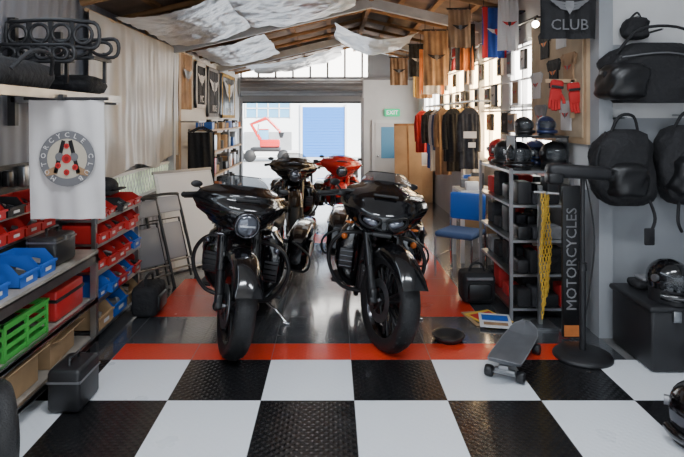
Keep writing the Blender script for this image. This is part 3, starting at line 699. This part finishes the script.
def flag(x1,x2,y,z1,z2,m,band=None,txt=None,tm=clothw,size=.12,seed=0,amp=.02,top=None,crest=None,crest2=None):
    b=B(); b.cloth((x1,y,z1),(x2-x1,0,0),(0,0,z2-z1),m,amp=amp,freq=2,N=(0,-1,0),seed=seed)
    b.cyl((x1-.02,y,z1),(x2,y,z1),.01,plask)
    for x in(x1+.02,x2-.02): b.cyl((x,y,z1),(x,y,top or zr(x)+.0),.004,plask,seg=5)
    if band:
        for x in(x1+.03,x2-.03): b.cloth((x-.03,y-.012,z1),(.06,0,0),(0,0,z2-z1),band,amp=amp*.3,freq=1,N=(0,-1,0),nu=4)
    F=faceCam(((x1+x2)/2,y-amp*1.6-.008,(z1+z2)/2))
    if crest: b.wings(F,(x2-x1)*.36,crest,crest2 or dgrey)
    if txt: b.text(txt,F@Matrix.Translation((0,-.13,0)),size,tm)
    return b.done('hanging_flag')
flag(1.62,1.92,6.0,2.8,2.25,blue,redc,None,seed=1,crest=clothw,crest2=redc); flag(1.32,1.58,6.3,2.84,2.4,tan,None,seed=4,crest=satin)
flag(1.5,1.9,4.0,2.62,2.17,fab,None,'CLUB',dgrey,.11,seed=2,amp=.015,top=3.2,crest=dgrey,crest2=grey)
flag(1.27,1.62,7.7,2.82,2.05,tan,None,seed=3,crest=satin); flag(1.4,1.8,8.9,2.7,1.98,clothw,orange,seed=4,crest=satin); flag(1.5,1.8,9.9,2.7,1.95,tan,None,seed=5)
flag(1.15,1.5,11.0,2.8,2.25,tan,None,seed=6,crest=satin); flag(1.55,1.8,7.0,2.78,2.2,orange,dark,seed=8,crest=dark); flag(1.6,1.8,5.35,2.75,2.25,clothw,None,seed=9,crest=redc,crest2=satin)
flag(1.3,1.6,9.4,2.85,2.3,dark,None,seed=2,crest=clothw); flag(1.5,1.78,8.3,2.8,2.3,grey,None,seed=7,crest=redc); flag(1.55,1.78,10.6,2.75,2.0,ochre,None,seed=1)
b=B(); b.box((XR-.02,4.75,1.95),(.03,1.15,1.1),pine); b.box((XR-.04,4.75,1.95),(.01,1.05,1.0),D('pegboard',(.4,.3,.2),.8,noise=.15))
for (yy,zz,m) in((4.95,2.25,fab),(5.15,1.9,clothw),(4.6,2.3,clothw),(5.05,1.6,grey),(4.75,1.98,fab),(4.45,2.0,tan),(4.5,1.62,clothw)):
    w,h=.18,.24
    b.box((XR-.052,yy,zz),(.012,w,h),m); b.box((XR-.052,yy-w*.6,zz+h*.3),(.012,w*.3,h*.35),m,rot=(25,0,0)); b.box((XR-.052,yy+w*.6,zz+h*.3),(.012,w*.3,h*.35),m,rot=(-25,0,0))
    b.wings(faceCam((XR-.062,yy,zz),-90),.07,redc if m!=fab else orange,dgrey)
b.done('pinboard_with_shirts')
b=B()
for row,z0_ in enumerate((2.18,1.86,1.55)):
    for k in range(11):
        y=5.35+k*.4+row*.13+.1*math.sin(k*3+row)
        if (k+row*2)%4==3 or y>9.6: continue
        w=.16+.08*((k*3+row)%3)/2; h=.2+.06*((k+row)%2)
        b.box((XR-.05,y+.15,z0_),(.03,w,h),[satin,white,pine,satin][(k+row)%4],bev=.004)
        b.box((XR-.067,y+.15,z0_),(.004,w*.8,h*.82),[clothw,tan,grey,clothw,dark][(k*2+row)%5])
        b.wings(faceCam((XR-.072,y+.15,z0_),-90),w*.3,[satin,redc,orange][(k+row)%3],dgrey)
for z in(2.31,1.99,1.68): b.box((XR-.02,7.5,z),(.03,4.3,.02),white)
b.done('framed_posters')
b=B()
for k,y in enumerate((5.6,6.3,6.75,8.0,8.5,9.3)):
    m=[fab,clothw,dark,fab,redc,clothw][k]
    b.cloth((XR-.06,y,2.68),(0,.24,0),(0,0,-.34),m,amp=.01,freq=1.5,N=(-1,0,0),seed=k,nu=10,nv=8); b.box((XR-.03,y+.12,2.68),(.06,.25,.015),plask)
b.done('shirts_on_wall')
b=B()
b.tube([(XR-.1,5.0,2.52),(XR-.1,10.2,2.52)],.01,satin,6)
for y in(5.05,5.75,6.45,7.5,8.7,10.1):
    b.cyl((XR-.1,y,2.52),(XR-.1,y,2.47),.01,satin); b.cyl((XR-.1,y,2.47),(XR-.13,y-.09,2.44),.022,satin,r2=.035); b.sph((XR-.132,y-.095,2.438),.03,bulb,12); b.cyl((XR-.1,y,2.52),(XR,y,2.52),.008,satin)
b.done('spotlight_track')
def glove(x,y,z,rz):
    b=B(); b.M=Matrix.Translation((x,y,z))@Matrix.Rotation(R(rz),4,'Y')
    b.box((0,0,-.02),(.09,.035,.1),redc,bev=.02); b.box((0,0,.06),(.1,.045,.07),redc,bev=.02); b.box((0,-.02,.04),(.09,.012,.02),plask)
    for k in range(4): b.tube([(-.034+k*.023,0,-.06),(-.036+k*.024,-.005,-.1),(-.036+k*.024,-.02,-.13-(.012 if k in(1,2) else 0))],.012,redc,8)
    b.tube([(.04,0,-.01),(.065,-.01,-.05),(.07,-.015,-.08)],.013,redc,8); b.cyl((0,.0,.09),(0,.045,.1),.006,steel)
    b.done('red_glove')
glove(1.73,4.29,1.8,8); glove(1.87,4.28,1.78,-6)
b=B(); b.box((1.8,4.345,1.89),(.26,.02,.03),pine); b.box((1.88,4.345,1.75),(.03,.02,.3),pine); b.done('glove_hook_board')
b=B(); x1,x2,y1,y2=1.42,1.9,4.4,5.3
for z in(.08,.35,.62,.9,1.17): b.box(((x1+x2)/2,(y1+y2)/2,z),(x2-x1,y2-y1,.02),steel)
for x in(x1,x2):
    for y in(y1,y2): b.box((x,y,.6),(.025,.025,1.2),alu)
for z in(.09,.36,.63,.91):
    for y in(4.5,4.75,5.0,5.2):
        x=x1+.06
        while x<x2-.08:
            w=random.uniform(.06,.13);h=random.uniform(.08,.22); m=random.choice([plask,fab,plask,redc,dark,fab,fab,satin,grey,dark])
            b.box((x+w/2,y,z+h/2),(w,.16,h),m,bev=.012); x+=w+.01
b.done('shelving_unit')
helmet(1.52,4.52,1.182,paint,.9,-15); helmet(1.8,4.52,1.182,satin,.9,10); helmet(1.52,4.85,1.182,satin,.9,-20); helmet(1.77,4.85,1.182,D('helmet_blue',(.03,.06,.2),.2,coat=1),.9,0); helmet(1.55,5.15,1.182,bred,.9)
b=B(); b.box((1.66,4.5,1.45),(.42,.24,.015),plask)
for x in(1.455,1.865):
    b.box((x,4.5,1.32),(.012,.22,.26),plask)
b.done('wire_riser')
helmet(1.72,4.47,1.46,D('helmet_navy',(.02,.03,.09),.3),.62,0); helmet(1.55,4.5,1.46,satin,.6,20)
b=B(); b.box((1.735,4.03,.56),(.13,.03,1.1),satin,bev=.006); b.text('MOTORCYCLES',faceCam((1.735,4.01,.58))@Matrix.Rotation(R(90),4,'Z'),.105,grey); b.box((1.735,4.012,.06),(.11,.005,.08),orange); b.done('vertical_sign_board')
b=B()
for k in range(5):
    x=1.56+k*.02; L=.95-.05*k
    n=int(L/.03)
    for i in range(n):
        z=1.02-i*.03; h=(i%2)
        c=Vector((x+.01*math.sin(i*.3+k),4.13+.015*k,z))
        b.tube([c+Vector(((.009*math.cos(a) if h else 0),(0 if h else .009*math.cos(a)),.019*math.sin(a))) for a in[2*math.pi*q/8 for q in range(8)]],.004,yellow,4,loop=True)
b.tube([(1.53,4.2,1.04),(1.68,4.1,1.04)],.01,steel); b.box((1.6,4.27,.54),(.03,.03,1.08),steel); b.box((1.6,4.27,.01),(.2,.2,.02),steel); b.cyl((1.6,4.13,1.04),(1.6,4.27,1.04),.01,steel)
b.done('yellow_chain_rack')
b=B(); c=(1.68,3.72)
b.lathe([(0,.05),(.03,.05),(.1,.04),(.18,.025),(.19,.012),(.19,0),(0,0)],(c[0],c[1],0),(0,0,1),plask,36)
b.cyl((c[0],c[1],.03),(c[0],c[1],1.2),.015,plask); b.cyl((c[0],c[1],.03),(c[0],c[1],.6),.021,plask); b.cyl((c[0],c[1],.58),(c[0],c[1],.63),.028,plask)
b.box((c[0]-.03,c[1],1.24),(.42,.12,.09),plask,bev=.03,rot=(0,4,0)); b.box((c[0]-.2,c[1]-.02,1.2),(.1,.1,.08),satin,bev=.02); b.cyl((c[0]+.12,c[1],1.22),(c[0]+.2,c[1],1.2),.03,satin)
b.tube([(c[0]+.02,c[1],1.2),(c[0]+.08,c[1],.8),(c[0]+.04,c[1],.4),(c[0],c[1],.2)],.005,plask,6,sm=5)
b.done('pedestal_stand')
def softbag(b,x,z,w,h,d,seed,m=fab,prof=None):
    prof=prof or [(0,.55),(.05,.8),(.2,1.0),(.5,1.0),(.8,.92),(.93,.72),(1,.35)]
    rings=[]
    for j in range(17):
        v=j/16; ww=interp(prof,v); rr=[]
        for k in range(32):
            a=2*math.pi*k/32; ca,sa=math.cos(a),math.sin(a)
            n=1+.05*math.sin(3*a+seed+v*7)+.04*math.sin(7*a+seed*2-v*11)+.08*mn.noise(Vector((ca*2,sa*2+seed,v*5)))
            rr.append(Vector((x+w/2*ww*n*math.copysign(abs(ca)**.6,ca)+.03*w*math.sin(v*5+seed),min(4.09,4.09-d/2+d/2*min(1,ww*1.1)*n*math.copysign(abs(sa)**.7,sa)),z-h/2+h*v)))
        rings.append(rr)
    b.loft(rings,m)
def strap(b,pts,r=.011,m=fab): b.tube(pts,r,m,6,sm=5)
b=B(); softbag(b,2.3,1.92,.7,.42,.26,1,prof=[(0,.8),(.1,.95),(.4,1),(.7,.97),(.88,.8),(1,.5)])
softbag(b,2.05,1.86,.3,.26,.32,4,satin); strap(b,[(2.0,3.9,2.05),(2.15,3.86,2.22),(2.45,3.86,2.22),(2.6,3.9,2.05)]); b.tube([(2.0,3.82,2.02),(2.3,3.8,2.05),(2.6,3.83,2.0)],.006,alu,5,sm=4)
b.cyl((2.3,4.1,2.22),(2.3,3.86,2.22),.008,steel); b.done('hanging_duffel_bag')
b=B(); softbag(b,2.08,1.25,.42,.54,.24,2); softbag(b,2.06,1.17,.28,.26,.3,5,satin); strap(b,[(1.98,3.95,1.48),(2.03,3.92,1.61),(2.13,3.92,1.61),(2.18,3.95,1.48)]); b.cyl((2.08,4.1,1.6),(2.08,3.92,1.6),.008,steel)
strap(b,[(2.22,3.9,1.05),(2.26,3.88,.9),(2.22,3.88,.78)]); b.box((2.22,3.88,.77),(.07,.02,.12),fab,bev=.008); strap(b,[(1.95,3.95,1.5),(1.86,3.9,1.3),(1.9,3.92,1.08)]); b.done('hanging_backpack')
b=B(); softbag(b,2.52,1.27,.38,.56,.24,7); softbag(b,2.5,1.2,.26,.3,.31,3,satin); strap(b,[(2.42,3.95,1.5),(2.48,3.92,1.63),(2.56,3.92,1.63),(2.62,3.95,1.5)]); b.cyl((2.52,4.1,1.62),(2.52,3.92,1.62),.008,steel); strap(b,[(2.44,3.9,1.02),(2.42,3.88,.88),(2.46,3.9,.8)]); b.done('hanging_backpack')
b=B(); softbag(b,2.2,2.25,.18,.16,.13,3); b.cyl((2.2,4.1,2.33),(2.2,3.98,2.33),.007,steel); strap(b,[(2.15,4.03,2.3),(2.2,4.0,2.36),(2.25,4.03,2.3)],.008); b.done('small_pouch')
b=B(); b.box((2.37,3.72,.2),(.74,.5,.39),plask,bev=.02); b.box((2.37,3.72,.4),(.77,.53,.04),plask,bev=.015)
for x in(2.15,2.55): b.box((x,3.455,.36),(.05,.02,.07),steel,bev=.005)
b.tube([(2.3,3.46,.23),(2.32,3.43,.23),(2.42,3.43,.23),(2.44,3.46,.23)],.008,steel); b.done('storage_chest')
helmet(2.18,3.6,.421,paint,1.05,20); helmet(2.45,3.65,.421,satin,1.05,-10); helmet(1.82,2.76,.003,paint,1.12,-30,visor=dchrome)
b=B(); b.box((2.24,3.87,.448),(.3,.16,.055),fab,bev=.02); b.box((2.26,3.87,.485),(.24,.13,.025),grey,bev=.01); b.done('folded_clothing')
b=B(); b.lathe([(0,.008),(.07,.008),(.1,.04),(.115,.045),(.12,.04),(.09,0),(0,0)],(.84,4.0,.001),(0,0,1),plask,32); b.done('drip_bowl')
b=B()
for k,(x,y,rz,m) in enumerate(((1.2,4.42,10,card),(1.24,4.4,25,yellow),(1.27,4.32,-12,white))):
    b.M=Matrix.Translation((x,y,.003+k*.008))@Matrix.Rotation(R(rz),4,'Z'); b.box((0,0,.004),(.24,.3,.006),m); b.box((0,.05,.008),(.2,.12,.001),[bblue,redc,bblue][k]); b.box((0,-.08,.008),(.18,.06,.001),[plask,orange,tan][k])
b.done('magazine_pile')
b=B(); ang=math.atan2(-.36,.6); b.M=Matrix.Translation((1.18,3.6,0))@Matrix.Rotation(ang,4,'Z')
rings=[]
for i in range(21):
    t=-1+i/10; w=.105*max(.05,(1-abs(t)**6))**.5; zz=.115+.05*max(0,abs(t)-.72)**1.0/.28*1.0
    y=t*.37
    rings.append([Vector((-w,y,zz+.006)),Vector((-w*.6,y,zz)),Vector((0,y,zz-.003)),Vector((w*.6,y,zz)),Vector((w,y,zz+.006)),Vector((w*.97,y,zz-.01)),Vector((0,y,zz-.016)),Vector((-w*.97,y,zz-.01))])
b.loft(rings,deck,smooth=False)
b.tube([r[0] for r in rings]+[r[4] for r in rings[::-1]],.003,grey,5,loop=True)
for s in(-1,1):
    y=s*.24; b.box((0,y,.088),(.06,.08,.03),steel,bev=.008); b.box((0,y,.055),(.13,.03,.03),steel,bev=.01); b.cyl((-.1,y,.036),(.1,y,.036),.007,steel)
    for sx in(-1,1): b.lathe([(.012,-.024),(.03,-.024),(.035,-.016),(.035,.016),(.03,.024),(.012,.024)],(sx*.095,y,.036),(1,0,0),plask,24,True)
b.done('skateboard')
b=B(); b.M=Matrix.Translation((1.3,5.62,0))@Matrix.Rotation(R(-35),4,'Z')
b.box((0,0,.44),(.4,.4,.06),denim,bev=.025); b.box((0,.2,.68),(.38,.05,.28),bblue,bev=.02)
for sx in(-1,1):
    b.tube([(sx*.19,-.19,.012),(sx*.19,-.18,.42)],.012,chrome); b.tube([(sx*.19,.23,.012),(sx*.19,.19,.42),(sx*.18,.22,.8)],.012,chrome); b.tube([(sx*.19,-.19,.2),(sx*.19,.21,.2)],.008,chrome)
b.done('blue_chair')
b=B(); b.box((1.26,4.85,.14),(.28,.24,.26),fab,bev=.04); b.box((1.26,4.72,.12),(.2,.04,.14),satin,bev=.015); b.box((1.26,4.73,.23),(.22,.03,.02),dgrey); b.tube([(1.19,4.83,.26),(1.22,4.83,.33),(1.3,4.83,.33),(1.33,4.83,.26)],.01,fab,sm=3); b.done('backpack')
b=B(); legtable(b,1.42,1.92,6.1,6.55,.8,white,white,(.3,)); 
for k in range(5): b.box((1.55+.05*(k%3),6.15+k*.08,.8+.05+.02*(k%3)),(.14,.07,.1+.04*(k%3)),[white,card,plask,grey,bblue][k],bev=.01)
for k in range(2): b.box((1.66,6.2+k*.2,.42),(.36,.16,.2),[card,plask][k],bev=.01)
b.done('side_bench')
b=B()
for k in range(5):
    y=10.6+k*.35; h=.7+.3*(k%2); b.box((1.7,y,h/2),(.4,.3,h),[pine,white,card,pine,plask][k],bev=.01); b.box((1.495,y,h*.6),(.012,.2,.03),steel)
b.done('cabinet_row')
b=B(); b.M=Matrix.Translation((1.4,10.1,.01))@Matrix.Rotation(R(-8),4,'X'); b.box((0,0,.75),(.5,.025,1.5),pine); b.box((0,-.015,.75),(.03,.01,1.5),timber); b.box((0,-.015,1.48),(.5,.012,.04),timber); b.done('leaning_plywood')
# ------------------------------------------------------------ outside
b=B()
b.add([(-14,12.6,-.001),(14,12.6,-.001),(14,34,-1.2),(-14,34,-1.2)],[(0,1,2,3)],road); b.add([(-30,34,-1.2),(30,34,-1.2),(30,60,-1.2),(-30,60,-1.2)],[(0,1,2,3)],road); b.done('ground_outside')
b=B(); b.box((-2,40.5,2.6),(24,1,7.6),bwall)
b.box((-.6,39.97,.6),(3.05,.1,3.6),bdoor)
for k in range(18): b.box((-.6,39.9,-1.1+k*.2),(3.0,.05,.1),bdoor)
for s in(-1,1): b.box((-.6+s*1.6,39.9,.7),(.15,.2,3.8),white)
b.box((-4.6,39.97,2.3),(3.2,.1,1.3),bwin); 
for k in range(5): b.box((-6.2+k*.8,39.9,2.3),(.08,.1,1.3),white)
b.box((-4.6,39.9,2.3),(3.2,.1,.07),white); b.box((-2,39.8,3.4),(24,.3,.3),bwin); b.box((-4.6,39.9,-.2),(3.4,.1,1.6),wallg)
b.done('neighbour_building')
b=B(); X,Y=-4.3,36
b.box((X,Y,-.65),(4.2,1.8,.2),wallw)
for dx in(-1.6,-.9,1.2): b.lathe([(.0,-.15),(.35,-.15),(.4,-.05),(.4,.05),(.35,.15),(0,.15)],(X+dx,Y-.8,-.8),(0,1,0),rubber,20)
b.box((X,Y,-.42),(1.9,1.0,.28),plask,bev=.1); b.box((X+.3,Y,-.02),(1.3,.9,.5),redp,bev=.08); b.box((X-.1,Y-.1,.5),(.6,.6,.7),bwin,bev=.05); b.box((X-.1,Y-.1,.87),(.66,.66,.06),redp)
b.tube([(X-.3,Y-.4,.2),(X-.9,Y-.4,1.2),(X+.1,Y-.4,1.6)],.13,redp,6); b.tube([(X+.1,Y-.4,1.6),(X+1.0,Y-.4,.7)],.1,redp,6); b.box((X+1.05,Y-.4,.5),(.35,.35,.35),plask,taper=.5); b.tube([(X-.5,Y-.45,.3),(X-.4,Y-.45,1.2)],.05,chrome,6)
b.done('excavator_on_trailer')
# ------------------------------------------------------------ lights
def fill_light(x,y,z,power,col=(1,1,1),sx=1.2,sy=.2):  # added fill light for the foreground, dressed as tube fixtures above the frame
    b=B(); b.box((x,y,z+.06),(sx,sy,.05),white); b.cyl((x-sx*.45,y-.04,z+.02),(x+sx*.45,y-.04,z+.02),.013,whitee,seg=8); b.cyl((x-sx*.45,y+.04,z+.02),(x+sx*.45,y+.04,z+.02),.013,whitee,seg=8)
    b.box((x,y,(z+.08+3.2)/2),(.03,.03,max(.02,3.2-z-.08)),white); b.done('fill_fixture')
    L=bpy.data.lights.new('fill_lamp','AREA'); L.shape='RECTANGLE'; L.size=sx; L.size_y=sy; L.energy=power; L.color=col
    o=bpy.data.objects.new('fill_lamp',L); o.location=(x,y,z); SC.collection.objects.link(o)
fill_light(-.6,2.2,3.05,46,(.87,.93,1)); fill_light(1.4,2.2,3.05,40,(.87,.93,1))
L=bpy.data.lights.new('sun','SUN'); L.energy=18; L.angle=R(1); L.color=(1,.94,.85)
o=bpy.data.objects.new('sun',L); SC.collection.objects.link(o); o.rotation_euler=Vector((-.5,.75,-.55)).to_track_quat('-Z','Y').to_euler()
w=bpy.data.worlds.new('sky'); SC.world=w; w.use_nodes=True; nt=w.node_tree; bg=nt.nodes['Background']; bg.inputs['Strength'].default_value=3.6
tc=nt.nodes.new('ShaderNodeTexCoord'); sp=nt.nodes.new('ShaderNodeSeparateXYZ'); rp=nt.nodes.new('ShaderNodeValToRGB')
rp.color_ramp.elements[0].position=.45; rp.color_ramp.elements[0].color=(.3,.3,.3,1); rp.color_ramp.elements[1].position=.7; rp.color_ramp.elements[1].color=(.75,.87,1,1)
mr=nt.nodes.new('ShaderNodeMapRange'); mr.inputs['From Min'].default_value=-1
nt.links.new(tc.outputs['Generated'],sp.inputs[0]); nt.links.new(sp.outputs['Z'],mr.inputs['Value']); nt.links.new(mr.outputs['Result'],rp.inputs['Fac']); nt.links.new(rp.outputs['Color'],bg.inputs['Color'])
# ------------------------------------------------------------ camera
cam=bpy.data.cameras.new('camera'); cam.lens=29.2; cam.sensor_width=36; cam.shift_x=.0146; cam.shift_y=-.1615; cam.clip_end=200
co=bpy.data.objects.new('camera',cam); co.location=(0,0,1.6); co.rotation_euler=(R(90),0,0); SC.collection.objects.link(co); SC.camera=co
